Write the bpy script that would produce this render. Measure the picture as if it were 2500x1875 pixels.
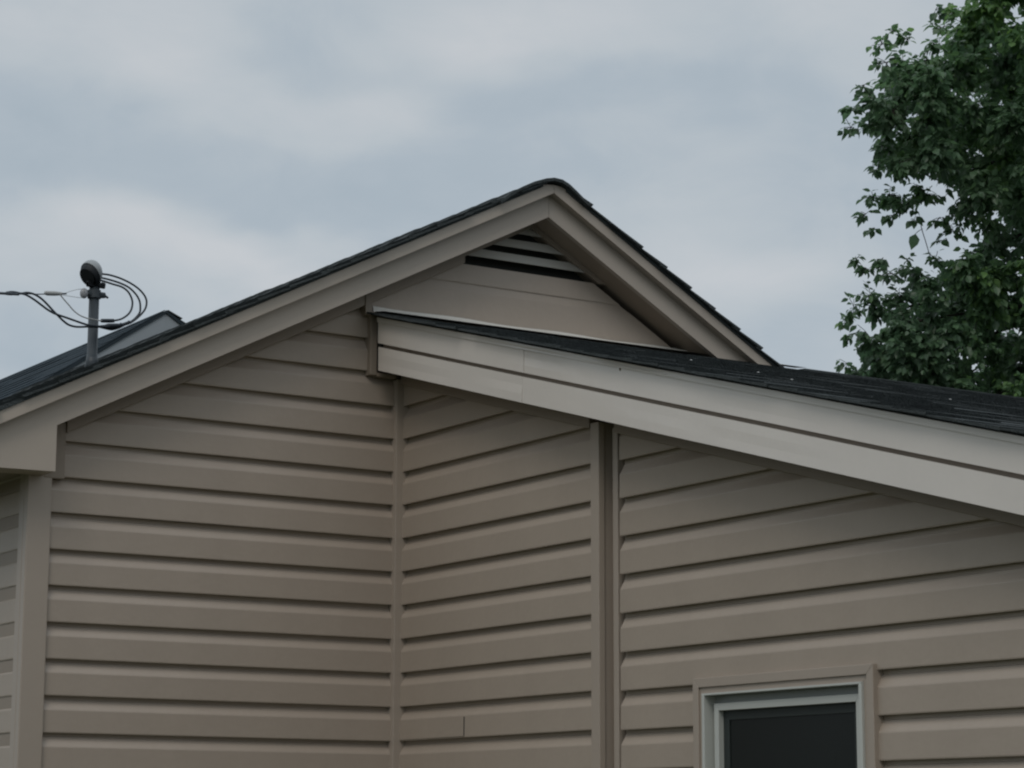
import bpy, bmesh, math, random
from mathutils import Vector, Matrix, noise
random.seed(7)
rad = math.radians
for o in list(bpy.data.objects): bpy.data.objects.remove(o)
sc = bpy.context.scene
COL = sc.collection

# ------------------------------------------------------------------ camera
CAM = Vector((-4.1025, -7.1263, 1.6)); FOC = 5898.4
yaw, pitch, roll = rad(32.604), rad(10.517), rad(0.147)
FW = Vector((math.sin(yaw)*math.cos(pitch), math.cos(yaw)*math.cos(pitch), math.sin(pitch)))
r0 = Vector((math.cos(yaw), -math.sin(yaw), 0)); u0 = r0.cross(FW)
RT = r0*math.cos(roll)+u0*math.sin(roll); UP = u0*math.cos(roll)-r0*math.sin(roll)
cd = bpy.data.cameras.new('camera'); cam = bpy.data.objects.new('camera', cd); COL.objects.link(cam)
cd.sensor_width = 36; cd.lens = 36*FOC/2500; cd.clip_start = .05; cd.clip_end = 2000
cam.matrix_world = Matrix(((RT.x, UP.x, -FW.x, CAM.x), (RT.y, UP.y, -FW.y, CAM.y), (RT.z, UP.z, -FW.z, CAM.z), (0, 0, 0, 1)))
sc.camera = cam
sc.view_settings.view_transform = 'Standard'; sc.view_settings.look = 'None'
sc.view_settings.exposure = 0; sc.view_settings.gamma = 1
sc.render.engine = 'CYCLES'
try: sc.cycles.pixel_filter_type = 'BLACKMAN_HARRIS'; sc.cycles.filter_width = 2.2
except Exception: pass

def ray(x, y): return FW+RT*((x-1250)/FOC)+UP*((937.5-y)/FOC)
def dirn(x, y): return ray(x, y).normalized()
def onY(x, y, c): d = ray(x, y); return CAM+d*((c-CAM.y)/d.y)
def onX(x, y, c): d = ray(x, y); return CAM+d*((c-CAM.x)/d.x)
def at(x, y, D): return CAM+ray(x, y)*D

# ------------------------------------------------------------------ world: overcast sky
W = bpy.data.worlds.new('World'); sc.world = W; W.use_nodes = True
nt = W.node_tree; nt.nodes.clear(); L = nt.links.new
def N(t, **k):
    n = nt.nodes.new(t)
    for a, b in k.items(): setattr(n, a, b)
    return n
def M(op, a, b=None, c=None):
    n = N('ShaderNodeMath', operation=op)
    for i, v in enumerate((a, b, c)):
        if v is None: continue
        if isinstance(v, (int, float)): n.inputs[i].default_value = v
        else: L(v, n.inputs[i])
    return n.outputs[0]
SUN = Vector((-0.72, -0.60, 1.05)).normalized()
sky = N('ShaderNodeTexSky', sky_type='NISHITA'); sky.sun_disc = False
sky.sun_elevation = math.asin(SUN.z); sky.sun_rotation = math.atan2(SUN.x, SUN.y)
b1 = N('ShaderNodeBackground'); b1.inputs[1].default_value = .08; L(sky.outputs[0], b1.inputs[0])
tc = N('ShaderNodeTexCoord')
def noi(scale, det, rough, dist=0, stretch=2.2, off=(0, 0, 0)):
    mp = N('ShaderNodeMapping'); L(tc.outputs['Generated'], mp.inputs[0])
    mp.inputs['Scale'].default_value = (1, 1, stretch); mp.inputs['Location'].default_value = off
    n = N('ShaderNodeTexNoise'); n.inputs['Scale'].default_value = scale; n.inputs['Detail'].default_value = det
    n.inputs['Roughness'].default_value = rough; n.inputs['Distortion'].default_value = dist
    L(mp.outputs[0], n.inputs['Vector']); return n
warp = noi(7, 3, .55)
ws = N('ShaderNodeVectorMath', operation='SUBTRACT'); L(warp.outputs['Color'], ws.inputs[0]); ws.inputs[1].default_value = (.5, .5, .5)
wm = N('ShaderNodeVectorMath', operation='SCALE'); L(ws.outputs[0], wm.inputs[0]); wm.inputs['Scale'].default_value = .075
wa = N('ShaderNodeVectorMath', operation='ADD'); L(tc.outputs['Generated'], wa.inputs[0]); L(wm.outputs[0], wa.inputs[1])
sp = N('ShaderNodeSeparateXYZ'); L(wa.outputs[0], sp.inputs[0])
AZ = M('ARCTAN2', sp.outputs[0], sp.outputs[1]); EL = M('ARCSINE', sp.outputs[2])
# cloud masses: (px, py, half width, half height, brightness) as surveyed in the photo, kept as azimuth/elevation
blobs = [(330, 40, 260, 170, .55), (30, 120, 140, 160, .25), (560, 190, 300, 130, .28), (800, 260, 260, 110, .35), (960, 300, 130, 60, .3), (130, 290, 190, 110, -.35),
 (420, 350, 300, 90, -.35), (680, 70, 190, 110, -.45), (860, 175, 260, 60, -.45), (1150, 90, 260, 140, .5), (1400, 120, 330, 120, .45),
 (1230, 300, 230, 70, -.6), (1520, 215, 330, 60, -.4), (1600, 340, 300, 70, .25), (1800, 260, 230, 110, -.15), (560, 500, 300, 70, -.4), (1010, 500, 240, 110, -.55), (150, 420, 170, 80, -.25),
 (250, 610, 330, 80, .5), (720, 610, 260, 80, .6), (520, 560, 200, 60, .25), (1000, 380, 150, 60, .15), (1700, 600, 240, 110, .6), (1950, 640, 200, 130, .3), (1930, 520, 200, 60, -.4), (60, 850, 160, 100, -.45),
 (2050, 330, 200, 90, -.25), (1850, 850, 260, 70, -.1), (1950, 40, 200, 120, .3), (1650, 480, 200, 60, -.1), (1450, 470, 160, 80, -.2)]
tot = None
for (x, y, w, h, a) in blobs:
    d = dirn(x, y); az = math.atan2(d.x, d.y); el = math.asin(d.z)
    ex = M('MULTIPLY', M('SUBTRACT', AZ, az), FOC/w*math.cos(el)); ey = M('MULTIPLY', M('SUBTRACT', EL, el), FOC/h)
    g = M('MULTIPLY', M('EXPONENT', M('MULTIPLY', M('ADD', M('MULTIPLY', ex, ex), M('MULTIPLY', ey, ey)), -.7)), a)
    tot = g if tot is None else M('ADD', tot, g)
n1 = noi(5, 5, .5, .3); n2 = noi(15, 7, .6, .4, 1.9, (3, 1, 0))
v = M('ADD', M('MULTIPLY', tot, .85), M('MULTIPLY', M('SUBTRACT', n1.outputs[0], .5), .55))
v = M('ADD', v, M('MULTIPLY', M('SUBTRACT', n2.outputs[0], .5), .95))
v = M('ADD', M('MULTIPLY', v, .5), .5)
cr = N('ShaderNodeValToRGB'); L(v, cr.inputs[0]); R = cr.color_ramp
def lin(c): return tuple(((q/255+.055)/1.055)**2.4 if q > 10 else q/255/12.92 for q in c)+(1,)
R.elements[0].position = .18; R.elements[0].color = lin((165, 178, 188))
R.elements[1].position = .85; R.elements[1].color = lin((199, 203, 207))
e = R.elements.new(.40); e.color = lin((174, 185, 194)); e = R.elements.new(.58); e.color = lin((186, 194, 200))
b2 = N('ShaderNodeBackground'); L(M('ADD', 1.0, M('MULTIPLY', M('MAXIMUM', M('SUBTRACT', sp.outputs[2], .38), 0), 2.3)), b2.inputs[1]); L(cr.outputs[0], b2.inputs[0])
mx = N('ShaderNodeMixShader'); mx.inputs[0].default_value = .94; L(b1.outputs[0], mx.inputs[1]); L(b2.outputs[0], mx.inputs[2])
wo = N('ShaderNodeOutputWorld'); L(mx.outputs[0], wo.inputs[0])
# soft sun behind the cloud
sd = bpy.data.lights.new('sun', 'SUN'); sd.energy = .75; sd.angle = rad(25); sd.color = (1, .93, .84)
so = bpy.data.objects.new('sun', sd); COL.objects.link(so); so.rotation_euler = SUN.to_track_quat('Z', 'Y').to_euler()

# ------------------------------------------------------------------ materials
def mat(name, col, rough=.5, spec=.4, var=.06, vscale=3, fine=.03, fscale=60, bump=.0, bscale=80, metal=0, streak=False):
    m = bpy.data.materials.new(name); m.use_nodes = True; t = m.node_tree; n = t.nodes; l = t.links.new
    b = n['Principled BSDF']; b.inputs['Roughness'].default_value = rough; b.inputs['Specular IOR Level'].default_value = spec; b.inputs['Metallic'].default_value = metal
    tcn = n.new('ShaderNodeTexCoord'); a = n.new('ShaderNodeTexNoise'); a.inputs['Scale'].default_value = vscale; a.inputs['Detail'].default_value = 4
    mp = n.new('ShaderNodeMapping'); l(tcn.outputs['Object'], mp.inputs[0]); l(mp.outputs[0], a.inputs['Vector'])
    if streak: mp.inputs['Scale'].default_value = (3, 3, .5)
    f = n.new('ShaderNodeTexNoise'); f.inputs['Scale'].default_value = fscale; f.inputs['Detail'].default_value = 3; l(tcn.outputs['Object'], f.inputs['Vector'])
    def mm(op, x, y):
        q = n.new('ShaderNodeMath'); q.operation = op
        for i, w in enumerate((x, y)):
            if isinstance(w, (int, float)): q.inputs[i].default_value = w
            else: l(w, q.inputs[i])
        return q.outputs[0]
    k = mm('ADD', mm('ADD', 1-var-fine, mm('MULTIPLY', a.outputs[0], 2*var)), mm('MULTIPLY', f.outputs[0], 2*fine))
    vm = n.new('ShaderNodeVectorMath'); vm.operation = 'SCALE'; vm.inputs[0].default_value = col; l(k, vm.inputs['Scale']); l(vm.outputs[0], b.inputs['Base Color'])
    # slight tint drift
    if bump:
        bn = n.new('ShaderNodeTexNoise'); bn.inputs['Scale'].default_value = bscale; bn.inputs['Detail'].default_value = 4; l(tcn.outputs['Object'], bn.inputs['Vector'])
        bp = n.new('ShaderNodeBump'); bp.inputs['Strength'].default_value = bump; bp.inputs['Distance'].default_value = .01; l(bn.outputs[0], bp.inputs['Height']); l(bp.outputs[0], b.inputs['Normal'])
    return m
SID = (.350, .290, .238)
m_sid = mat('vinyl_siding', SID, .42, .35, .07, 2.2, .03, 50, .12, 25, streak=True)
m_sid2 = mat('vinyl_siding_wing', (.348, .288, .234), .42, .35, .07, 2.2, .03, 50, .12, 25, streak=True)
m_trim = mat('tan_trim', (.345, .288, .238), .4, .4, .05, 3, .02, 60, .05, 20)
m_rake = mat('tan_aluminium', (.385, .325, .270), .38, .45, .07, 4, .02, 70, .1, 9)
m_wing = mat('tan_aluminium_sheen', (.61, .555, .50), .24, .75, .06, 3, .02, 70, .18, 6)  # same paint as the rake, lightened: glossy sheen put into the base colour
m_shade = mat('soffit_trim_shaded', (.26, .212, .168), .5, .3, .06, 3, .03)  # darker copy of the tan trim; shade under overhangs put into the colour
m_roof = mat('asphalt_shingle', (.054, .061, .062), .95, .15, .45, 14, .3, 160, .8, 200)
m_flash = mat('aluminium_flashing', (.60, .57, .52), .45, .4, .1, 4, .04)
m_vent = mat('vent_slat_paint', (.42, .40, .36), .5, .35, .06, 6, .03)
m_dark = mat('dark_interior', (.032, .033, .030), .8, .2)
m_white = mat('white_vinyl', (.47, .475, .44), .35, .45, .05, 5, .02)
m_white_shade = mat('white_vinyl_shaded', (.26, .275, .26), .4, .4, .05, 5, .02)  # darker copy of the white vinyl; shadow of the recess put into the colour
m_scr = mat('insect_screen', (.008, .010, .009), .28, .2, .2, 3, .1)
m_scrf = mat('screen_frame', (.030, .036, .034), .5, .3)
m_pipe = mat('galvanised_pipe', (.034, .042, .048), .45, .4, .15, 5, .05, 60, .1, 40)
m_hood = mat('cast_hood', (.22, .23, .235), .4, .5, .15, 30, .05)
m_blk = mat('black_insulator', (.010, .012, .015), .6, .3)
m_wire = mat('black_wire', (.018, .024, .032), .5, .35)
m_alu = mat('bare_aluminium', (.32, .32, .31), .4, .5, .1, 30)
m_cer = mat('glazed_porcelain', (.30, .30, .31), .3, .6, .15, 30)
m_nroof = mat('neighbour_shingle', (.034, .044, .052), 1, .05, .2, 3, .2, 120, .4, 100)
m_nrake = mat('neighbour_trim', (.27, .29, .31), .5, .35, .08, 2, .02)
m_nwall = mat('neighbour_siding', (.15, .185, .19), .5, .3, .06, 2, .03)
m_bark = mat('bark', (.028, .026, .020), .9, .2, .3, 8, .2, 60, .8, 40)
m_grass = mat('grass', (.070, .075, .042), .95, .2, .35, .6, .25, 30, .5, 30)
m_pale = mat('pale_debris', (.30, .30, .29), .6, .3)
# leaves
m_leaf = bpy.data.materials.new('leaf'); m_leaf.use_nodes = True
t = m_leaf.node_tree; b = t.nodes['Principled BSDF']; b.inputs['Roughness'].default_value = .42; b.inputs['Specular IOR Level'].default_value = .5
at_ = t.nodes.new('ShaderNodeAttribute'); at_.attribute_name = 'tint'; at_.attribute_type = 'GEOMETRY'
ramp = t.nodes.new('ShaderNodeValToRGB'); t.links.new(at_.outputs['Fac'], ramp.inputs[0])
ramp.color_ramp.elements[0].color = (.070, .118, .068, 1); ramp.color_ramp.elements[1].color = (.135, .245, .065, 1)
e = ramp.color_ramp.elements.new(.55); e.color = (.100, .175, .085, 1)
t.links.new(ramp.outputs[0], b.inputs['Base Color'])
tr = t.nodes.new('ShaderNodeBsdfTranslucent'); ml = t.nodes.new('ShaderNodeMixShader'); ml.inputs[0].default_value = .42
hs = t.nodes.new('ShaderNodeHueSaturation'); hs.inputs['Value'].default_value = 1.7; t.links.new(ramp.outputs[0], hs.inputs['Color']); t.links.new(hs.outputs[0], tr.inputs[0])
out = t.nodes['Material Output']; t.links.new(b.outputs[0], ml.inputs[1]); t.links.new(tr.outputs[0], ml.inputs[2]); t.links.new(ml.outputs[0], out.inputs[0])

# ------------------------------------------------------------------ mesh helpers
class MB:
    def __init__(s): s.v = []; s.f = []
    def add(s, vs, fs):
        o = len(s.v); s.v += [tuple(p) for p in vs]; s.f += [tuple(o+i for i in f) for f in fs]; return s
    def box(s, x0, x1, y0, y1, z0, z1):
        v = [(x, y, z) for x in (x0, x1) for y in (y0, y1) for z in (z0, z1)]
        return s.add(v, [(0, 1, 3, 2), (4, 6, 7, 5), (0, 4, 5, 1), (2, 3, 7, 6), (0, 2, 6, 4), (1, 5, 7, 3)])
    def prism(s, poly, a0, a1, ax):
        n = len(poly)
        def P(p, a): return (p[0], a, p[1]) if ax == 'y' else (a, p[0], p[1])
        return s.add([P(p, a0) for p in poly]+[P(p, a1) for p in poly],
            [tuple(range(n)), tuple(range(2*n-1, n-1, -1))]+[(i, (i+1) % n+0, (i+1) % n+n, i+n) for i in range(n)])
    def band(s, top, bot, a0, a1, ax):   # stepped prism from matching polylines (convex pieces)
        for i in range(len(top)-1): s.prism([bot[i], bot[i+1], top[i+1], top[i]], a0, a1, ax)
        return s
    def tube(s, pts, r, n=8, smooth=6):
        pts = [Vector(p) for p in pts]
        if smooth and len(pts) > 2:
            q = []
            for i in range(len(pts)-1):
                p0 = pts[max(i-1, 0)]; p1 = pts[i]; p2 = pts[i+1]; p3 = pts[min(i+2, len(pts)-1)]
                for k in range(smooth):
                    t = k/smooth; q.append(.5*((2*p1)+(p2-p0)*t+(2*p0-5*p1+4*p2-p3)*t*t+(3*p1-p0-3*p2+p3)*t**3))
            q.append(pts[-1])
            rr = r if not isinstance(r, (list, tuple)) else [r[min(int(i/smooth), len(r)-2)]*(1-(i % smooth)/smooth)+r[min(int(i/smooth)+1, len(r)-1)]*((i % smooth)/smooth) for i in range(len(q))]
            pts = q; r = rr
        if not isinstance(r, (list, tuple)): r = [r]*len(pts)
        vs = []; up = None
        for i, p in enumerate(pts):
            d = (pts[min(i+1, len(pts)-1)]-pts[max(i-1, 0)]).normalized()
            a = d.cross(Vector((.3, .2, 1)) if up is None else up)
            if a.length < 1e-5: a = d.orthogonal()
            a.normalize(); c = a.cross(d); up = c
            for k in range(n): an = 2*math.pi*k/n; vs.append(p+(a*math.cos(an)+c*math.sin(an))*r[i])
        fs = []
        for i in range(len(pts)-1):
            for k in range(n): fs.append((i*n+k, i*n+(k+1) % n, (i+1)*n+(k+1) % n, (i+1)*n+k))
        fs.append(tuple(range(n-1, -1, -1))); fs.append(tuple(range((len(pts)-1)*n, len(pts)*n)))
        return s.add(vs, fs)
    def build(s, name, m, parent=None, smooth=False, cuts=(), bevel=0):
        me = bpy.data.meshes.new(name); me.from_pydata(s.v, [], s.f); me.update()
        bm = bmesh.new(); bm.from_mesh(me)
        for (co, no) in cuts:
            bmesh.ops.bisect_plane(bm, geom=bm.verts[:]+bm.edges[:]+bm.faces[:], plane_co=co, plane_no=no, clear_outer=True, dist=1e-5)
        if not s.__dict__.get('open'): bmesh.ops.recalc_face_normals(bm, faces=bm.faces)
        if smooth:
            for f in bm.faces: f.smooth = True
        bm.to_mesh(me); bm.free()
        me.materials.append(m)
        o = bpy.data.objects.new(name, me); COL.objects.link(o)
        if parent: o.parent = parent
        if bevel:
            bv = o.modifiers.new('bevel', 'BEVEL'); bv.width = bevel; bv.segments = 2; bv.limit_method = 'ANGLE'; bv.angle_limit = rad(40)
        return o
def thing(name, label, cat, group=None):
    o = bpy.data.objects.new(name, None); COL.objects.link(o); o['label'] = label; o['category'] = cat
    if group: o['group'] = group
    return o

# ------------------------------------------------------------------ ground
g = MB(); nG = 40
g.v = [(-200+400*i/nG, -200+400*j/nG, 0.0) for i in range(nG+1) for j in range(nG+1)]
g.f = [(i*(nG+1)+j, (i+1)*(nG+1)+j, (i+1)*(nG+1)+j+1, i*(nG+1)+j+1) for i in range(nG) for j in range(nG)]
go = g.build('ground', m_grass); go['kind'] = 'structure'; go['label'] = 'short green lawn around the houses'

# ================================================================== TAN HOUSE
house = thing('house', 'tan vinyl sided house with louvred gable and lower side wing under dark shingles', 'house')
S = .1143; ZA = 2.8149; ZC = 2.6957
XA = .535                       # gable centre line
ML, MR = .505, .575             # roof slopes either side
def zl(x, apex): return apex-(ML*(XA-x) if x < XA else MR*(x-XA))
def siding(s0, s1, zlo, zhi, phase, plane, axis, side=-1, depth=.0165, S=S, flat=.068, seed=0, step=.35, lip=.0):
    """dutch-lap courses; axis = direction the boards run; side = outward sign on the other axis"""
    mb = MB(); k0 = math.floor((zlo-phase)/S)-1; k1 = math.ceil((zhi-phase)/S)+1
    prof = [(-depth, .003), (-.001, 0.0), (0, .0035), (-.0005, flat), (-depth*.16, flat+.006), (-depth*.5, flat+.016), (-depth*.88, flat+.028), (-depth, flat+.034), (-depth, S+.003)]
    n = max(1, int((s1-s0)/step))
    if depth > .01:
        c_ = .0165
        prof = [(-.0215, .003), (-.001, 0.0), (0, .0035), (-.0005, .069), (-c_*.10, .0725), (-c_*.45, .082), (-c_*.85, .093), (-c_, .0985), (-.0172, .1015), (-.021, .1035), (-.0215, S+.003)]
    for k in range(k0, k1):
        z0 = phase+k*S
        rows = []
        for i in range(n+1):
            s = s0+(s1-s0)*i/n
            w = noise.noise((s*.9+seed*7.3, k*1.7, seed))*.0011; wz = noise.noise((s*.5+seed*3, k*.9, 5+seed))*.0016
            row = []
            for j, (d, z) in enumerate(prof):
                dd = plane+side*(d+w)
                row.append((s, dd, z0+z+wz) if axis == 'x' else (dd, s, z0+z+wz))
            rows.append(row)
        v = [p for r in rows for p in r]; m = len(prof); f = []
        for i in range(n):
            for j in range(m-1): f.append((i*m+j, i*m+j+1, (i+1)*m+j+1, (i+1)*m+j))
        mb.add(v, f)
    mb.open = True
    return mb
def flip_out(o, nrm):   # make faces point outward
    me = o.data; bm = bmesh.new(); bm.from_mesh(me)
    for f in bm.faces:
        f.normal_update()
        if f.normal.dot(nrm) < -.001: f.normal_flip()
        f.smooth = False
    bm.to_mesh(me); bm.free()
# gable wall, left of the wing (plane y = 0, facing the camera)
XP = -1.264
c_rk = ((XA, 0, 3.73), Vector((-ML, 0, 1)).normalized())
c_rr = ((XA, 0, 3.74), Vector((MR, 0, 1)).normalized())
w = siding(XP, 0.0, 0.35, 3.5, ZA, 0, 'x', seed=1).build('wall', m_sid, house,
    cuts=[c_rk, ((0, 0, 3.385), (0, 0, 1)), ((0, 0, .35), (0, 0, -1))])
w['label'] = 'gable wall of tan horizontal siding'; flip_out(w, Vector((0, -1, 0)))
# upper gable panel over the wing: shallow laps
w = siding(-.30, 2.4, 3.33, 3.583, 3.513, 0, 'x', depth=.004, flat=.155, seed=2, S=.19).build('gable_panel', m_sid, house,
    cuts=[c_rk, c_rr, ((0, 0, 3.583), (0, 0, 1)), ((0, 0, 3.36), (0, 0, -1)), ((-.128, 0, 0), (-1, 0, 0))])
flip_out(w, Vector((0, -1, 0)))
# structural core of the main house (behind the claddings)
mb = MB(); mb.prism([(-1.33, .0), (2.42, .0), (2.42, zl(2.42, 3.72)), (XA, 3.72), (-1.33, zl(-1.33, 3.72))], .05, 4.5, 'y')
mb.build('wall_core', m_shade, house)
# left side wall
w = siding(.055, 4.5, .35, 2.75, ZA, -1.333, 'y', seed=3).build('wall', m_sid2, house, cuts=[((0, 0, 2.74), (0, 0, 1)), ((0, 0, .35), (0, 0, -1))])
w['label'] = 'side wall of tan siding below the eave'; flip_out(w, Vector((-1, 0, 0)))
# outside corner post
mb = MB(); mb.box(-1.345, -1.2655, -.012, .02, .3, 2.72); mb.box(-1.345, -1.325, .02, .06, .3, 2.72)
mb.build('corner_post', m_trim, house, bevel=.003)
# inside corner post between gable wall and wing wall
mb = MB(); mb.box(-.026, .024, -.018, .024, .3, 3.135); mb.build('corner_post', m_trim, house, bevel=.002)

for (x0, x1, y0, y1, zt) in ((-1.33, .01, .0265, .029, 2.9),):
    mb = MB(); mb.box(x0, x1, y0, y1, .35, zt); mb.build('sheathing', m_sid, house)
mb = MB(); mb.prism([(-.0041, .35), (-1.17, .35), (-1.17, 2.79), (-.0041, 3.10)], .0265, .029, 'x'); mb.build('sheathing', m_sid, house)
mb = MB(); mb.prism([(-1.646, .35), (-1.28, .35), (-1.28, 2.76), (-1.646, 2.66)], .0462, .0485, 'x'); mb.build('sheathing', m_sid, house)
mb = MB(); mb.prism([(-4.0, .35), (-2.416, .35), (-2.416, 2.45), (-4.0, 2.0)], .0462, .0485, 'x'); mb.build('sheathing', m_sid, house)
mb = MB(); mb.prism([(-1.33, 2.9005), (-1.16, 2.9005), (XA-.05, 3.42), (XA-.05, 2.9005)], .0265, .029, 'y'); mb.build('sheathing', m_sid, house)
# --- rake boards
def xs(a, b, n): return [a+(b-a)*i/n for i in range(n+1)]
def apexcut(x, z):   # the fascia top is rounded off under the ridge cap
    return min(z, 3.879-2.4*(x-XA)**2) if abs(x-XA) < .16 else z
def rake(xa, xb, name):
    # lower (wide) band, upper (proud) band
    lo = MB(); up = MB(); X = xs(xa, xb, 8 if xb < XA+.01 else 8)
    n = 12
    X = sorted(set(xs(xa, xb, n)+[q for q in xs(XA-.15, XA+.15, 12) if min(xa, xb) <= q <= max(xa, xb)]))
    XL = X
    if xa < 0:
        XL = [-1.299]+[x for x in X if x > -1.299]
        lo.prism([(-1.56, 2.694), (-1.299, 2.697), (-1.299, zl(-1.299, 3.853)), (-1.56, zl(-1.56, 3.853))], -.117, -.095, 'y')
    lo.band([(x, zl(x, 3.853)) for x in XL], [(x, zl(x, 3.769)) for x in XL], -.117, -.095, 'y')
    up.band([(x, apexcut(x, zl(x, 3.899))) for x in X], [(x, zl(x, 3.85)) for x in X], -.153, -.1165, 'y')
    a = lo.build('rake_board', m_rake, house, smooth=False); b = up.build('rake_trim', m_rake, house)
    return a, b
rake(-1.56, XA-.0006, 'left'); rake(XA+.0006, 2.75, 'right')
# eave return box at the left end of the rake
mb = MB(); mb.prism([(-1.56, 2.694), (-1.299, 2.697), (-1.299, zl(-1.299, 3.8)), (-1.56, zl(-1.56, 3.8))], -.0945, -.013, 'y')
mb.build('eave_return', m_rake, house)
# soffit under the rake, and J trim at the head of the siding
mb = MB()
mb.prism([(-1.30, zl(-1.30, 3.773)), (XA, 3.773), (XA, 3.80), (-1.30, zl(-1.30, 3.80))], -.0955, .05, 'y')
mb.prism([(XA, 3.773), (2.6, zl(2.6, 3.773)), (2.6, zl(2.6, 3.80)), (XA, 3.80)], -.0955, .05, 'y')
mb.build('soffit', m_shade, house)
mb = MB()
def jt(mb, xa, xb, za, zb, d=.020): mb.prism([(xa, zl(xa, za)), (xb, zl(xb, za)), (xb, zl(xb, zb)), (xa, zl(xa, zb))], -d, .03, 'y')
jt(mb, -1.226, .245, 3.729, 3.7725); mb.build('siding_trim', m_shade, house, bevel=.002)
mb = MB()
mb.box(-1.295, -1.226, -.0135, .03, 2.692, 2.872)
mb.build('siding_trim', m_shade, house, bevel=.002)
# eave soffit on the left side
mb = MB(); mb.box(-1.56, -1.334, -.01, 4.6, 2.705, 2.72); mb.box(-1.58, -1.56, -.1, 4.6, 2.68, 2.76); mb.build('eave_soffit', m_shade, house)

# --- triangular louvred vent at the gable top
vent = MB()
for (xa, xb) in ((.20, XA), (XA, 1.02)):
    pass
vz = 3.583
fr = MB()
def tri(zb, ap): return [(XA-(ap-zb)/ML, zb), (XA+(ap-zb)/MR, zb), (XA, ap)]
# frame: thin sloping cheeks and a sill
def cheek(mb, a, b, d0, d1):
    mb.prism([(XA-(a-vz)/ML, vz), (XA, a), (XA, b), (XA-(b-vz)/ML, vz)], d0, d1, 'y')
    mb.prism([(XA+(a-vz)/MR, vz), (XA, a), (XA, b), (XA+(b-vz)/MR, vz)], d0, d1, 'y')
cheek(fr, 3.772, 3.752, -.008, .05)
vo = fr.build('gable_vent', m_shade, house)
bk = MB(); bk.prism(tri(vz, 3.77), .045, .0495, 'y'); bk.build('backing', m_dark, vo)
for i in range(4):
    z0 = 3.617+i*.054; sl = MB()
    if z0 > 3.75: break
    def xl(z): return XA-(3.752-z)/ML
    def xr(z): return XA+(3.752-z)/MR
    zt = z0+.033; 
    xl0, xr0 = xl(z0), xr(z0); xl1, xr1 = xl(zt), xr(zt)
    # board leaning out at the bottom
    v = [(xl0, -.004, z0), (xr0, -.004, z0), (xr1, .012, zt), (xl1, .012, zt), (xl0, .004, z0), (xr0, .004, z0), (xr1, .02, zt), (xl1, .02, zt)]
    sl.add(v, [(0, 1, 2, 3), (7, 6, 5, 4), (0, 4, 5, 1), (3, 2, 6, 7), (0, 3, 7, 4), (1, 5, 6, 2)])
    sl.build('slat', m_vent, vo)

# --- shingles
def shingles(org, ds, dt, nr, ls, lt, name, parent, exposure=.127, seed=0, th=.009, m=m_roof, tab=.3, jit=.006):
    """org: top corner; ds down-slope unit; dt along-eave unit; nr normal"""
    rnd = random.Random(seed); mb = MB(); n = int(ls/exposure)+1
    for k in range(n):
        s1 = min(ls, (k+1)*exposure+rnd.uniform(-.003, .003)); s0 = max(0, s1-exposure-.03)
        t = -tab*rnd.random(); 
        while t < lt:
            ta = max(t, rnd.uniform(-jit, jit)) if t < 0 else t; tb = min(t+tab-.003, lt)
            if tb > ta+.01:
                h = th+rnd.uniform(-.002, .003); h0 = .002; e = rnd.uniform(-.003, .003)
                nn = 2
                P = lambda s, tt, hh: org+ds*s+dt*tt+nr*hh
                v = [P(s0, ta, h0), P(s0, tb, h0), P(s1+e, tb, h), P(s1+e, ta, h+rnd.uniform(-.001, .002)), P(s0, ta, h0-.004), P(s0, tb, h0-.004), P(s1+e-.002, tb, h-.009), P(s1+e-.002, ta, h-.009)]
                mb.add(v, [(0, 1, 2, 3), (7, 6, 5, 4), (0, 4, 5, 1), (3, 2, 6, 7), (0, 3, 7, 4), (1, 5, 6, 2)])
            t += tab
    return mb.build(name, m, parent)
ZR = 3.900
dl = Vector((-1, 0, -ML)).normalized(); nl = Vector((-ML, 0, 1)).normalized()
dr = Vector((1, 0, -MR)).normalized(); nrr = Vector((MR, 0, 1)).normalized()
# roof decks
mb = MB(); X0 = XA-.06
mb.prism([(XA-.05, ZR-.05*ML), (-1.61, zl(-1.61, ZR)), (-1.61, zl(-1.61, ZR-.010)), (XA-.05, ZR-.010-.05*ML)], -.158, 4.6, 'y')
mb.prism([(XA+.05, ZR-.05*MR), (2.78, zl(2.78, ZR)), (2.78, zl(2.78, ZR-.010)), (XA+.05, ZR-.010-.05*MR)], -.158, 4.6, 'y')
roof = mb.build('roof', m_roof, house); roof['label'] = 'dark shingled gable roof'
shingles(Vector((XA-.04, -.172, ZR-.04*ML)), dl, Vector((0, 1, 0)), nl, 2.40, 4.78, 'shingles', roof, seed=3)
shingles(Vector((XA+.04, -.172, ZR-.04*MR)), dr, Vector((0, 1, 0)), nrr, 2.56, 4.78, 'shingles', roof, seed=5, th=.012)
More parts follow.
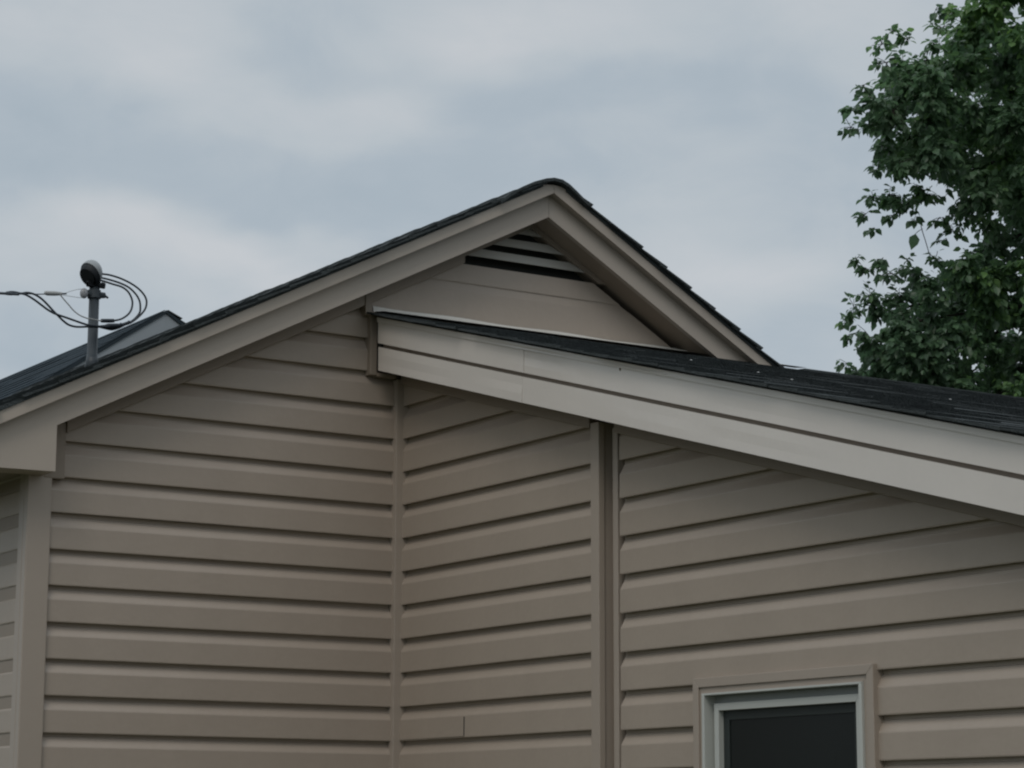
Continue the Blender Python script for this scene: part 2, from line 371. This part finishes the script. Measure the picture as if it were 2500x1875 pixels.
# rounded ridge cap
mb = MB(); rnd = random.Random(4); y = -.178
prof = [(-.235, -.118), (-.20, -.088), (-.15, -.057), (-.10, -.031), (-.05, -.012), (-.015, -.004), (.02, -.006), (.05, -.018), (.08, -.038), (.11, -.060), (.138, -.077)]
while y < 4.6:
    L2 = .17; j = rnd.uniform(-.002, .002); n = len(prof); v = []
    for (yy, lift) in ((y, .008), (y+L2, 0)):
        for (dx, dz) in prof: v.append((XA+dx, yy, 3.896+dz+lift+j))
    for (yy, lift) in ((y, -.004), (y+L2, -.012)):
        for (dx, dz) in prof: v.append((XA+dx, yy, 3.896+dz+lift+j))
    f = []
    for i in range(n-1):
        f += [(i, i+1, n+i+1, n+i), (3*n+i, 3*n+i+1, 2*n+i+1, 2*n+i), (i+1, i, 2*n+i, 2*n+i+1), (n+i, n+i+1, 3*n+i+1, 3*n+i)]
    f += [(0, n, 3*n, 2*n), (n-1, 2*n+n-1, 3*n+n-1, n+n-1)]
    mb.add(v, f); y += .14
mb.build('ridge_cap', m_roof, roof)
# small solid filler under the cap so no light leaks at the ridge
mb = MB(); mb.prism([(XA-.10, 3.838), (XA, 3.872), (XA+.09, 3.838), (XA, 3.832)], -.11, 4.6, 'y'); mb.build('ridge_filler', m_shade, roof)

# ================================================================== WING
MW = .272
def zw(y, c): return c+MW*y        # y negative: falls towards the camera
XC = .020; YB = -1.212; YC = -1.278; YE = -4.0
WX = 6.0
cw = lambda c: ((0, 0, c), Vector((0, -MW, 1)).normalized())
# wall between inside corner and jog
w = siding(-1.168, -.018, .35, 3.3, ZA, 0, 'y', seed=6).build('wall', m_sid2, house, cuts=[cw(3.124), ((0, 0, .35), (0, 0, -1))])
w['label'] = 'short wing wall between the two corner posts'; flip_out(w, Vector((-1, 0, 0)))
# overlap seam in one course
k = -8; z0 = ZA+k*S
mb = MB()
mb.add([(-.0017, -.429, z0+.0045), (-.0017, -.018, z0+.0045), (-.0017, -.018, z0+.067), (-.0017, -.429, z0+.067),
        (.003, -.429, z0+.0045), (.003, -.018, z0+.0045), (.003, -.018, z0+.067), (.003, -.429, z0+.067)], [(0, 1, 2, 3), (0, 3, 7, 4)])
mb.build('siding_overlap', m_sid2, house)
mb = MB(); mb.box(-.0004, .002, -.4325, -.4290, z0+.004, z0+.066); mb.build('lap_seam', m_dark, house)
# wall beyond the jog, with the window opening
WY0, WY1, WZ1, WZ0 = -2.412, -1.648, 2.026, .95
for (a, b, lo, hi, s) in ((YE, WY0+.004, .35, 3.2, 8), (WY1-.004, YC, .35, 3.2, 8), (WY0+.004, WY1-.004, WZ1-.006, 3.2, 8), (WY0+.004, WY1-.004, .35, WZ0, 8)):
    w = siding(a, b, lo, hi, ZC, XC, 'y', seed=s, step=.3).build('wall', m_sid2, house,
        cuts=[cw(3.128), ((0, 0, lo), (0, 0, -1)), ((0, 0, hi), (0, 0, 1))])
    flip_out(w, Vector((-1, 0, 0)))
# outside corner post at the jog, and the channel behind it
mb = MB(); mb.box(-.010, .012, YB, -1.1685, .3, zw(YB, 3.15)); mb.box(.012, .052, YB+.006, YB+.018, .3, zw(YB, 3.15)); mb.build('corner_post', m_trim, house, bevel=.002)
mb = MB(); mb.box(.024, .05, -1.262, -1.236, .3, zw(YB, 3.13)); mb.build('siding_channel', m_trim, house, bevel=.002)
# core
mb = MB()
mb.prism([(0.0, 0.0), (0.0, 3.30), (YE, zw(YE, 3.30)), (YE, 0.0)], .05, 2.4, 'x')
mb.prism([(0.8, 0.0), (.8, 3.05), (0, 3.30), (YE, zw(YE, 3.30)), (YE, 0.0)], 2.4, WX, 'x')
core = mb.build('wing_core', m_shade, house)
# cut the window hole visually: recessed frame sits in front of the core
mb = MB()
w = siding(.02, WX, .35, 2.3, ZC, YE-.02, 'x', seed=9, step=1).build('wall', m_sid, house, cuts=[((0, 0, 2.2), (0, 0, 1)), ((0, 0, .35), (0, 0, -1))])
flip_out(w, Vector((0, -1, 0)))
# fascia along the sloping edge: two boards with a groove between
def ys(a, b, n): return [a+(b-a)*i/n for i in range(n+1)]
YF = -.052; YT = -4.32
def wavy(y, c, amp=.0015, sd=0): return zw(y, c)+noise.noise((y*2.1, sd, 3))*amp
def fboard(zt, zb, x0, x1, name, ya=YF, yb=YT, amp=.001, sd=0):
    Y = ys(ya, yb, 40); v = []; 
    for y in Y:
        wv = noise.noise((y*1.6, sd, 9))*.0022
        t_ = wavy(y, zt, amp, sd); b_ = wavy(y, zb, amp, sd+1)
        v += [(x0+wv*.4, y, t_), (x0+wv, y, (t_*2+b_)/3), (x0-wv*.6, y, (t_+b_*2)/3), (x0, y, b_), (x1, y, b_), (x1, y, t_)]
    f = [(0, 1, 2, 3, 4, 5)]
    m_ = 6
    for i in range(len(Y)-1):
        for j in range(m_): f.append((i*m_+j, (i+1)*m_+j, (i+1)*m_+(j+1) % m_, i*m_+(j+1) % m_))
    f.append(tuple((len(Y)-1)*m_+j for j in range(m_-1, -1, -1)))
    mb = MB(); mb.add(v, f); return mb.build(name, m_wing, house)
# upper board in two lengths with a butt joint, lower board likewise
JY = onX(1280, 900, -.12).y
fboard(3.333, 3.260, -.123, -.09, 'fascia_board', YF, JY, sd=1); fboard(3.333, 3.260, -.1215, -.09, 'fascia_board', JY-.0012, YT, sd=2)
fboard(3.3505, 3.333, -.1275, -.09, 'drip_edge', YF, YT, .0006, 7)
fboard(3.247, 3.165, -.1205, -.09, 'fascia_board', YF, JY+.012, sd=3); fboard(3.247, 3.165, -.1195, -.09, 'fascia_board', JY+.011, YT, sd=4)
mb = MB(); mb.prism([(YF-.004, zw(YF, 3.17)), (YT+.01, zw(YT, 3.17)), (YT+.01, zw(YT, 3.34)), (YF-.004, zw(YF, 3.34))], -.103, -.088, 'x'); mb.build('fascia_backing', m_shade, house)
mb = MB(); mb.prism([(-.02, zw(-.02, 3.168)), (YT, zw(YT, 3.168)), (YT, zw(YT, 3.175)), (-.02, zw(-.02, 3.175))], -.0895, .06, 'x'); mb.build('soffit', m_shade, house)
mb = MB()
mb.prism([(-.018, zw(-.018, 3.122)), (-1.165, zw(-1.165, 3.122)), (-1.165, zw(-1.165, 3.167)), (-.018, zw(-.018, 3.167))], -.012, .03, 'x')
mb.build('siding_trim', m_shade, house, bevel=.002)
mb = MB()
mb.prism([(-1.27, zw(-1.27, 3.125)), (YE, zw(YE, 3.125)), (YE, zw(YE, 3.167)), (-1.27, zw(-1.27, 3.167))], .006, .05, 'x')
mb.build('siding_trim', m_shade, house, bevel=.002)
# J trims on the gable wall round the end of the wing overhang
mb = MB(); mb.box(-.134, -.108, -.022, .02, 3.14, 3.362); mb.box(-.108, -.03, -.022, .02, 3.136, 3.150); mb.box(-.157, -.130, -.024, .02, 3.347, 3.42)
mb.build('end_trim', m_shade, house, bevel=.002)
mb = MB(); mb.prism([(-.005, 3.17), (-.049, 3.158), (-.049, 3.335), (-.005, 3.345)], -.106, -.06, 'x'); mb.build('overhang_gap_shade', m_dark, house)  # near-black block stands in for shade in the gap between trim and fascia
# short scratch in the trim
q = onX(1513, 899, -.124); mb = MB(); mb.box(-.1256, -.118, q.y-.0011, q.y+.0011, q.z-.007, q.z+.005); mb.build('scratch', m_shade, house)
# wing roof
ZW = 3.360
dw = Vector((0, -1, -MW)).normalized(); nw = Vector((0, -MW, 1)).normalized()
mb = MB()
mb.prism([(0.0, ZW), (YT-.02, zw(YT-.02, ZW)), (YT-.02, zw(YT-.02, ZW-.006)), (0.0, ZW-.006)], -.135, WX+.15, 'x')
mb.prism([(0.0, ZW), (0.0, ZW-.02), (.95, ZW-.02-.28), (.95, ZW-.28)], 2.5, WX+.15, 'x')
wr = mb.build('roof', m_roof, house); wr['label'] = 'low dark shingled roof of the wing'
shingles(Vector((-.155, 0, ZW)), dw, Vector((1, 0, 0)), nw, 4.5, WX+.28, 'shingles', wr, seed=11, th=.0065, jit=.003)
mb = MB(); mb.prism([(.03, ZW-.005), (-.10, zw(-.10, ZW+.012)), (-.10, zw(-.10, ZW)), (.03, ZW-.018)], 1.72, WX+.1, 'x'); mb.build('ridge_cap', m_roof, wr)
# flashing against the gable wall
fl = MB(); n = 24; v = []
for i in range(n+1):
    x = -.118+(1.86)*i/n; z = 3.3845-.011*i/n-(.0025*math.sin(i*1.1)); t_ = min(1, i/2.5)
    v += [(x, -.0065, z), (x, -.010, ZW+.004), (x, -.085, zw(-.085, ZW+.0155)), (x, -.003, z)]
fl.add(v, [(i*4+j, (i+1)*4+j, (i+1)*4+j+1, i*4+j+1) for i in range(n) for j in (0, 1)]+[(i*4+3, (i+1)*4+3, (i+1)*4, i*4) for i in range(n)])
fl.build('flashing', m_flash, house)
# pale nail heads / sealant dabs on the wing roof
for (px, py) in ((1687, 881), (1851, 911), (1933, 929), (2320, 977)):
    d = ray(px, py); P0 = Vector((0, 0, ZW+.012)); tt = (P0-CAM).dot(nw)/d.dot(nw); p = CAM+d*tt
    if -4 < p.y < 0:
        mb = MB(); 
        vs = [p+Vector((math.cos(a)*.006, math.sin(a)*.005, -MW*-1*0))+nw*.001 for a in [i*math.pi/3 for i in range(6)]]
        vs = [q+nw*(-(q-P0).dot(nw)+.0025) for q in vs]; top = p+nw*(-(p-P0).dot(nw)+.005)
        mb.add(vs+[top], [(i, (i+1) % 6, 6) for i in range(6)]); mb.build('nail_head', m_pale, wr)

# --- window
def ring(mb, y0, y1, z0, z1, w, x0, x1, wt=None):
    wt = wt or w
    mb.prism([(y0, z0), (y0, z1), (y0+w, z1-wt), (y0+w, z0+w)], x0, x1, 'x')
    mb.prism([(y1, z0), (y1, z1), (y1-w, z1-wt), (y1-w, z0+w)], x0, x1, 'x')
    mb.prism([(y0, z1), (y1, z1), (y1-w, z1-wt), (y0+w, z1-wt)], x0, x1, 'x')
    mb.prism([(y0, z0), (y1, z0), (y1-w, z0+w), (y0+w, z0+w)], x0, x1, 'x')
    return mb
wn = ring(MB(), WY0, WY1, WZ0, WZ1, .026, .006, .060).build('window', m_trim, house, bevel=.0015)
wn['label'] = 'window with tan surround, pale frame and dark screen'
ring(MB(), WY0+.0262, WY1-.0262, WZ0+.0262, WZ1-.0262, .017, .012, .060).build('surround', m_trim, wn, bevel=.001)
ring(MB(), WY0+.0434, WY1-.0434, WZ0+.0434, WZ1-.0434, .012, .004, .060, .006).build('frame', m_white, wn, bevel=.001)
ring(MB(), WY0+.0556, WY1-.0556, WZ0+.0496, WZ1-.0496, .016, .044, .060, .022).build('frame', m_white_shade, wn, bevel=.001)
ring(MB(), WY0+.0718, WY1-.0718, WZ0+.0718, WZ1-.0718, .020, .026, .060).build('sash', m_white, wn, bevel=.001)
ring(MB(), WY0+.0920, WY1-.0920, WZ0+.0920, WZ1-.0920, .026, .043, .060).build('screen_frame', m_scrf, wn, bevel=.001)
mb = MB(); mb.box(.0465, .049, WY0+.1, WY1-.1, WZ0+.1, WZ1-.1); mb.build('screen', m_scr, wn)

# ================================================================== NEIGHBOUR'S HOUSE
nb = thing('neighbour_house', 'distant grey gabled house with dark roof, behind the tan roof at left', 'house')
D = 18; A = at(407, 757, D); s0 = .60
def nz(x, c): return c-abs(x-A.x)*(.675 if x < A.x else .59)
NL, NR = A.x-3.4, A.x+3.4
Z = A.z
mb = MB()
mb.prism([(NL, nz(NL, Z)), (A.x, Z), (A.x, Z-.025), (NL, nz(NL, Z-.025))], A.y, A.y+9, 'y')
mb.prism([(A.x, Z), (NR, nz(NR, Z)), (NR, nz(NR, Z-.025)), (A.x, Z-.025)], A.y, A.y+9, 'y')
nrf = mb.build('roof', m_nroof, nb)
shingles(Vector((A.x-.01, A.y+.005, Z)), Vector((-1, 0, -.675)).normalized(), Vector((0, 1, 0)), Vector((-.675, 0, 1)).normalized(), 3.7, 9, 'shingles', nrf, seed=21, th=.006, m=m_nroof, tab=1.0)
shingles(Vector((A.x+.01, A.y+.0, Z)), Vector((1, 0, -.6)).normalized(), Vector((0, 1, 0)), Vector((.6, 0, 1)).normalized(), 3.7, 9, 'shingles', nrf, seed=22, th=.018, m=m_roof, tab=1.0)
mb = MB(); mb.prism([(NL+.1, nz(NL+.1, Z-.027)), (A.x, Z-.027), (A.x, Z-.165), (NL+.1, nz(NL+.1, Z-.165))], A.y+.01, A.y+.05, 'y')
mb.build('rake_board', m_nrake, nb)
mb = MB(); mb.prism([(A.x, Z-.027), (NR-.1, nz(NR-.1, Z-.027)), (NR-.1, nz(NR-.1, Z-.165)), (A.x, Z-.165)], A.y+.012, A.y+.052, 'y')
mb.build('rake_board', m_nrake, nb)
mb = MB(); mb.prism([(NL+.4, 0), (NR-.4, 0), (NR-.4, nz(NR-.4, Z-.03)), (A.x, Z-.03), (NL+.4, nz(NL+.4, Z-.03))], A.y+.09, A.y+8.8, 'y')
mb.build('wall', m_nwall, nb)

# ================================================================== SERVICE MAST
YM = 2.0
mast = thing('service_mast', 'grey electrical service mast with hooded weatherhead rising through the left roof slope', 'service mast')
def mp(x, y, dy=0): return onY(x, y, YM+dy)
pb = mp(221, 900); pt = mp(235.5, 700)
axis_x = (mp(222.5, 800).x); 
bx = mp(222, 800).x
px0 = Vector((mp(223, 860).x, YM, 2.2)); px1 = Vector((mp(232.5, 700).x, YM, mp(232, 694).z))
px0.x = px1.x = (mp(223.5, 860).x+mp(232.3, 705).x)/2
MX = px1.x
MB().tube([px0, px1], .0212, 20, 0).build('pipe', m_pipe, mast, smooth=False)
for p in mast.children: 
    for f in p.data.polygons: f.use_smooth = len(f.vertices) == 4
U = lambda px: px*((Vector((MX, YM, 3.9))-CAM).dot(FW))/FOC    # photo pixels -> metres at the mast
zt = px1.z
# roof boot where the pipe passes through the shingles
zb = zl(MX, ZR)
MB().tube([(MX, YM, zb-.03), (MX, YM, zb+.02), (MX, YM, zb+.05)], [.034, .026, .0222], 20, 0).build('roof_boot', m_pipe, mast, smooth=True)
# weatherhead hood
def sphere(c, rx, ry, rz, nu=28, nv=18, rot=None):
    v = []; f = []
    for i in range(nv+1):
        for j in range(nu):
            th = math.pi*i/nv; ph = 2*math.pi*j/nu
            p = Vector((rx*math.sin(th)*math.cos(ph), ry*math.sin(th)*math.sin(ph), rz*math.cos(th)))
            if rot: p = rot @ p
            v.append(c+p)
    for i in range(nv):
        for j in range(nu): f.append((i*nu+j, i*nu+(j+1) % nu, (i+1)*nu+(j+1) % nu, (i+1)*nu+j))
    mb = MB(); mb.add(v, f); return mb
hc = mp(222, 668, -.012); hw = U(28)
cutn = (RT*-.50-FW*.62+Vector((0, 0, -.52))).normalized()
hd = sphere(hc, hw*.98, hw*1.1, U(34)).build('weatherhead', m_hood, mast, smooth=True, cuts=[(hc+cutn*.004, cutn)])
# dark insulating insert filling the mouth, plus neck
ins = sphere(hc, hw*.93, hw*1.04, U(32)).build('insert', m_blk, hd, smooth=True, cuts=[(hc+cutn*.026, cutn), (hc-cutn*.012, -cutn)])
MB().tube([hc+cutn*.0255, hc+cutn*.027], [hw*.80, hw*.78], 24, 0).build('insert_face', m_blk, hd)
nk0 = Vector((MX, YM, zt-.012)); 
MB().tube([nk0, nk0+Vector((0, 0, U(26))), hc+Vector((.006, 0, -.012))], [.0245, .0255, .033], 18, 0).build('neck', m_blk, hd, smooth=True)
cz = mp(232, 698).z
mb = MB(); mb.tube([(MX-U(22.5), YM-.012, cz), (MX+U(23), YM-.012, cz)], [.011, .011], 8, 0)
mb.tube([(MX-U(22.5), YM-.012, cz+.004), (MX-U(12), YM-.012, cz+.004)], [.013, .013], 6, 0); mb.tube([(MX+U(14), YM-.012, cz+.004), (MX+U(23), YM-.012, cz+.002)], [.013, .013], 6, 0)
mb.build('clamp_screw', m_blk, hd)
# insulator clamp round the pipe
cz = mp(232, 718).z
mb = MB(); mb.tube([(MX, YM, cz-U(11)), (MX, YM, cz+U(9))], [.0275, .0265], 20, 0)
mb.tube([(MX-.02, YM-.005, cz-.003), (MX-U(24), YM-.008, cz-.001)], [.017, .012], 10, 0); mb.tube([(MX+.015, YM-.005, cz-.004), (MX+U(26), YM-.006, cz-.002)], [.015, .0125], 8, 0)
mb.tube([(MX+U(26), YM-.006, cz-.003), (MX+U(35), YM-.006, cz-.011)], [.005, .0045], 6, 0)
mb.build('mast_clamp', m_pipe, mast)
c = mp(205, 716, -.01)
mb = sphere(c, U(10), U(10), U(13)); mb.build('insulator', m_cer, mast, smooth=True)
# conductor loops
c2 = lambda x, y: (150+x/6.38, 620+y/6.38)
def path(l, dy=0.0, dd=0): return [mp(*c2(*q), dy) for q in l]
loops = [[(560, 300), (640, 312), (760, 330), (930, 385), (1100, 470), (1230, 570), (1310, 680), (1325, 780), (1290, 880), (1190, 990), (1080, 1070), (960, 1110), (850, 1130), (760, 1140)],
 [(560, 365), (640, 375), (780, 410), (940, 465), (1060, 530), (1160, 630), (1215, 730), (1228, 830), (1215, 920), (1130, 1020), (1020, 1085), (900, 1112), (760, 1125)],
 [(560, 400), (660, 425), (800, 470), (930, 510), (1020, 570), (1075, 650), (1105, 750), (1090, 860), (1040, 940), (950, 1005), (870, 1030), (800, 1038)]]
for l, dy in zip(loops, (-.03, .0, -.015)): MB().tube(path(l, dy), .0042, 7, 6).build('wire', m_wire, mast, smooth=True)
# ---- service drop
drop = thing('service_drop_cable', 'black twisted service cable coming in from the left to the roof mast', 'cable')
c3 = lambda x, y: (x/8.296, 600+y/8.296)
def p3(l, dy=0): return [mp(*c3(*q), dy) for q in l]
def ext(dx, dz=0.0, dy=0.0): q = mp(-2, 715); return Vector((q.x-dx, q.y+dy, q.z+dz))
far = [ext(14, 2.2, 6), ext(9, .95, 3.6), ext(5, .32, 1.9), ext(2.4, .08, .9), ext(.9, .005, .3)]
a = p3([(-20, 955), (120, 950), (230, 935), (330, 945), (430, 965), (540, 950), (640, 965), (740, 1005), (860, 1090), (980, 1210), (1080, 1320), (1180, 1420), (1270, 1510), (1380, 1595), (1500, 1635), (1620, 1645), (1770, 1640)], -.04)
b_ = p3([(-20, 965), (110, 975), (230, 985), (340, 975), (450, 970), (560, 1010), (700, 1095), (840, 1200), (960, 1290), (1080, 1360), (1180, 1400), (1330, 1450), (1500, 1510), (1640, 1560), (1770, 1600)], -.055)
ja = path([(400, 1135), (500, 1137), (600, 1137), (700, 1140), (760, 1140)], -.045); jb = path([(400, 1100), (500, 1118), (620, 1128), (720, 1130), (760, 1128)], -.055)
MB().tube(far+a+ja[1:], .0045, 7, 5).build('insulated_wire', m_wire, drop, smooth=True)
MB().tube(far+b_+jb[1:], .0045, 7, 5).build('insulated_wire', m_wire, drop, smooth=True)
ms = p3([(-20, 960), (200, 962), (500, 970), (740, 980), (940, 978)], -.03)
MB().tube(far+ms, .0024, 6, 5).build('messenger_wire', m_wire, drop, smooth=True)
# dead-end wedge clamp, bails, neutral tail
MB().tube(p3([(905, 945), (960, 960), (1090, 965), (1210, 970), (1250, 972)], -.03), [.007, .0105, .0105, .008, .005], 8, 2).build('wedge_clamp', m_alu, drop, smooth=True)
MB().tube(p3([(1230, 972), (1345, 970)], -.03), .0035, 6, 0).build('clamp_tail', m_wire, drop)
MB().tube(p3([(1330, 955), (1450, 915), (1600, 880), (1690, 885), (1720, 930)], -.03), .0012, 5, 3).build('bail_wire', m_alu, drop)
MB().tube(p3([(1270, 1000), (1400, 1020), (1560, 1045), (1690, 1060)], -.03), .0012, 5, 3).build('bail_wire', m_alu, drop)
MB().tube(p3([(1215, 985), (1290, 1080), (1390, 1195), (1480, 1300), (1560, 1370), (1650, 1425), (1770, 1470)], -.035)+path([(430, 1005), (500, 1020), (580, 1035), (640, 1040)], -.04), .0026, 6, 5).build('neutral_wire', m_alu, drop, smooth=True)
MB().tube(path([(610, 1040), (630, 1040), (720, 1041), (800, 1040), (815, 1039)], -.035), [.004, .0085, .009, .0085, .004], 8, 2).build('splice', m_wire, drop, smooth=True)
MB().tube(path([(600, 1132), (680, 1138), (780, 1150), (880, 1128), (960, 1102), (1060, 1060)], -.03), [.006, .010, .0125, .011, .008, .005], 8, 3).build('splice', m_wire, drop, smooth=True)
MB().tube(path([(660, 1128), (740, 1118), (850, 1116), (930, 1104)], -.05), [.005, .010, .010, .006], 8, 3).build('splice', m_wire, drop, smooth=True)

# ================================================================== TREE
tree = thing('tree', 'broadleaf tree with dense dark green crown beyond the wing roof', 'tree')
DT = 12.6; K = 2500/2212
rt = random.Random(12)
def tp(x, y, d=0): return at(x*K, y*K, DT+d)       # tree's own survey, 2212-wide units
sc_ = 1/(FOC/K/DT)                                  # metres per unit
# (x, y, radius, depth)
edge = [(1905, 95, 26, -.1), (1925, 70, 16, 0), (1960, 85, 26, 0), (1915, 135, 30, -.1), (1865, 185, 30, 0), (1890, 215, 40, -.2), (1845, 235, 26, .1), (1838, 275, 24, 0), (1880, 275, 36, -.1),
 (1905, 320, 34, 0), (1898, 360, 22, -.1), (1940, 350, 40, 0), (1885, 425, 26, 0), (1870, 462, 18, -.05), (1920, 420, 34, .1), (1888, 492, 13, 0), (1960, 440, 36, 0), (2000, 420, 50, .1), (1930, 465, 20, 0), (1975, 475, 14, 0), (2030, 470, 20, .1),
 (1850, 560, 16, 0), (1872, 580, 22, .05), (1905, 560, 24, 0), (1925, 590, 30, -.1), (1965, 585, 28, 0), (1960, 560, 12, .1), (1880, 640, 34, 0), (1845, 665, 28, -.1), (1825, 690, 15, 0), (1900, 660, 44, 0), (1845, 720, 26, .1), (1880, 730, 42, -.1), (1830, 785, 22, 0), (1850, 800, 24, 0),
 (1895, 800, 30, .1), (1940, 820, 34, 0), (1985, 590, 30, .1), (2020, 560, 24, 0), (1945, 640, 44, .1), (1910, 760, 40, 0), (2035, 520, 14, 0), (2060, 500, 26, .1),
 (2030, 100, 36, .1), (2000, 130, 34, 0), (1985, 170, 44, .1), (2035, 60, 22, .1), (2070, 30, 34, 0), (2022, 20, 16, .2), (2015, 55, 14, .25), (1960, 200, 50, 0), (1930, 240, 50, -.1), (1980, 290, 60, .1), (2040, 210, 60, 0)]
poly = [(2090, -60), (2070, 60), (2010, 130), (1960, 110), (1925, 140), (1900, 200), (1880, 250), (1905, 300), (1940, 360), (1980, 430), (2050, 440), (2085, 500), (2060, 560), (2000, 590), (1930, 640), (1890, 690), (1870, 760), (1862, 800), (1880, 860), (1930, 1100), (2700, 1100), (2950, 700), (2950, 100), (2800, -500), (2400, -700), (2150, -400)]
def inside(x, y):
    c = False; n = len(poly)
    for i in range(n):
        x1, y1 = poly[i]; x2, y2 = poly[(i+1) % n]
        if (y1 > y) != (y2 > y) and x < (x2-x1)*(y-y1)/(y2-y1)+x1: c = not c
    return c
clumps = [(x, y, r, d) for (x, y, r, d) in edge]
n = 0
while n < 470:
    x = rt.uniform(1860, 2330); y = rt.uniform(-120, 980)
    if inside(x, y) and inside(x-22, y): clumps.append((x, y, rt.uniform(40, 66), rt.uniform(-.3, 1.6))); n += 1
n = 0
while n < 130:   # rest of the crown outside the frame
    x = rt.uniform(2300, 2950); y = rt.uniform(-700, 1100)
    if inside(x, y): clumps.append((x, y, rt.uniform(70, 110), rt.uniform(-.2, 1.8))); n += 1
LV = []; LF = []; TN = []
def leaf(p, d, nrm, ln, tint):
    d = d.normalized(); sd = d.cross(nrm)
    if sd.length < 1e-4: return
    sd.normalize(); up = sd.cross(d); o = len(LV); w = ln*rt.uniform(.30, .40)
    fold = rt.uniform(.05, .3); curl = rt.uniform(-.05, .18)
    LV.extend([p, p+d*ln*.28+sd*w*.92+up*w*fold, p+d*ln*.58+sd*w*.82+up*w*fold, p+d*ln-up*ln*curl, p+d*ln*.58-sd*w*.82+up*w*fold, p+d*ln*.28-sd*w*.92+up*w*fold, p+d*ln*.5])
    LF.extend([(o, o+1, o+2, o+6), (o+6, o+2, o+3), (o, o+6, o+4, o+5), (o+6, o+3, o+4)]); TN.extend([tint]*7)
tw = MB(); br = MB()
hub = tp(2420, 700, .7)
for ci, (x, y, r, dd) in enumerate(clumps):
    c = tp(x, y, dd); R_ = r*sc_; vis = x < 2330
    isedge = ci < len(edge)
    nt_ = max(3, int((R_/.05)**1.25*(6.0 if isedge else 5.4))) if vis else 9
    base = min(.8, .42+.55*noise.noise(c*1.6)) if vis else .4
    if y < 30 and x < 2030 and isedge: base = .0
    out_ = (c-hub); out_.normalize()
    for q in range(nt_):
        d = Vector((rt.gauss(0, 1), rt.gauss(0, 1), rt.gauss(0, .8))).normalized()
        d = (d+out_*.35).normalized(); ln = R_*rt.uniform(.55, 1.05)
        p0 = c-d*R_*.1; steps = max(2, int(ln/.0225)) if vis else 3
        pts = [p0]
        for s in range(steps):
            d = (d+Vector((rt.gauss(0, .12), rt.gauss(0, .12), -.11))).normalized(); pts.append(pts[-1]+d*ln/steps)
        if isedge or rt.random() < .12: tw.tube(pts, .0019, 3, 0)
        for s in range(1, len(pts)):
            for sgn in ((1, -1) if vis else (1,)):
                if rt.random() < .12: continue
                side = d.cross(Vector((0, 0, 1)))
                if side.length < .01: side = Vector((1, 0, 0))
                side.normalize()
                ld = (d*rt.uniform(.3, 1)+side*sgn*rt.uniform(.2, 1.1)+Vector((0, 0, -rt.uniform(.1, 1.15)))).normalized()
                nn = (Vector((rt.gauss(0, .55), rt.gauss(0, .55), 1))).normalized()
                sz = rt.uniform(.030, .060) if vis else rt.uniform(.09, .13)
                leaf(pts[s]+ld*.006, ld, nn, sz, min(1, max(0, base+rt.gauss(0, .16))))
# the one big leaf hanging on a bare twig
tw.tube([tp(1990, 470), tp(1990, 490), tp(1999, 520), tp(2008, 550), tp(2013, 565)], .0022, 4, 3)
tw.tube([tp(1993, 494), tp(1983, 500), tp(1976, 507)], .002, 4, 2)
leaf(tp(1978, 505), (tp(1968, 542)-tp(1978, 505)), -FW, .088, .35)
me = bpy.data.meshes.new('crown'); me.from_pydata([tuple(p) for p in LV], [], LF); me.update()
atr = me.attributes.new('tint', 'FLOAT', 'POINT'); atr.data.foreach_set('value', TN)
me.materials.append(m_leaf); co = bpy.data.objects.new('crown', me); COL.objects.link(co); co.parent = tree
print('leaves', len(LV)//7)
tw.build('twigs', m_bark, tree)
tb = Vector((hub.x+.4, hub.y+.3, 0))
tk = [tb, tb+Vector((-.05, 0, 1.0)), Vector((hub.x+.2, hub.y+.1, 2.2)), Vector((hub.x+.05, hub.y, 3.4)), hub, hub+Vector((.1, .1, 1.4))]
MB().tube(tk, [.20, .165, .14, .11, .08, .03], 12, 5).build('trunk', m_bark, tree, smooth=True)
for ci, (x, y, r, dd) in enumerate(clumps):
    if (ci % 9) or ci >= 470 or ci < len(edge): continue
    c = tp(x, y, dd); j = tk[3].lerp(tk[5], max(0, min(1, (c.z-3.2)/2.2)))
    if (c-j).length < .1: continue
    m1 = j.lerp(c, .45)+Vector((rt.uniform(-.08, .08), rt.uniform(-.08, .08), .06))
    br.tube([j, m1, c], [.022, .012, .003], 5, 4)
br.build('branches', m_bark, tree, smooth=True)
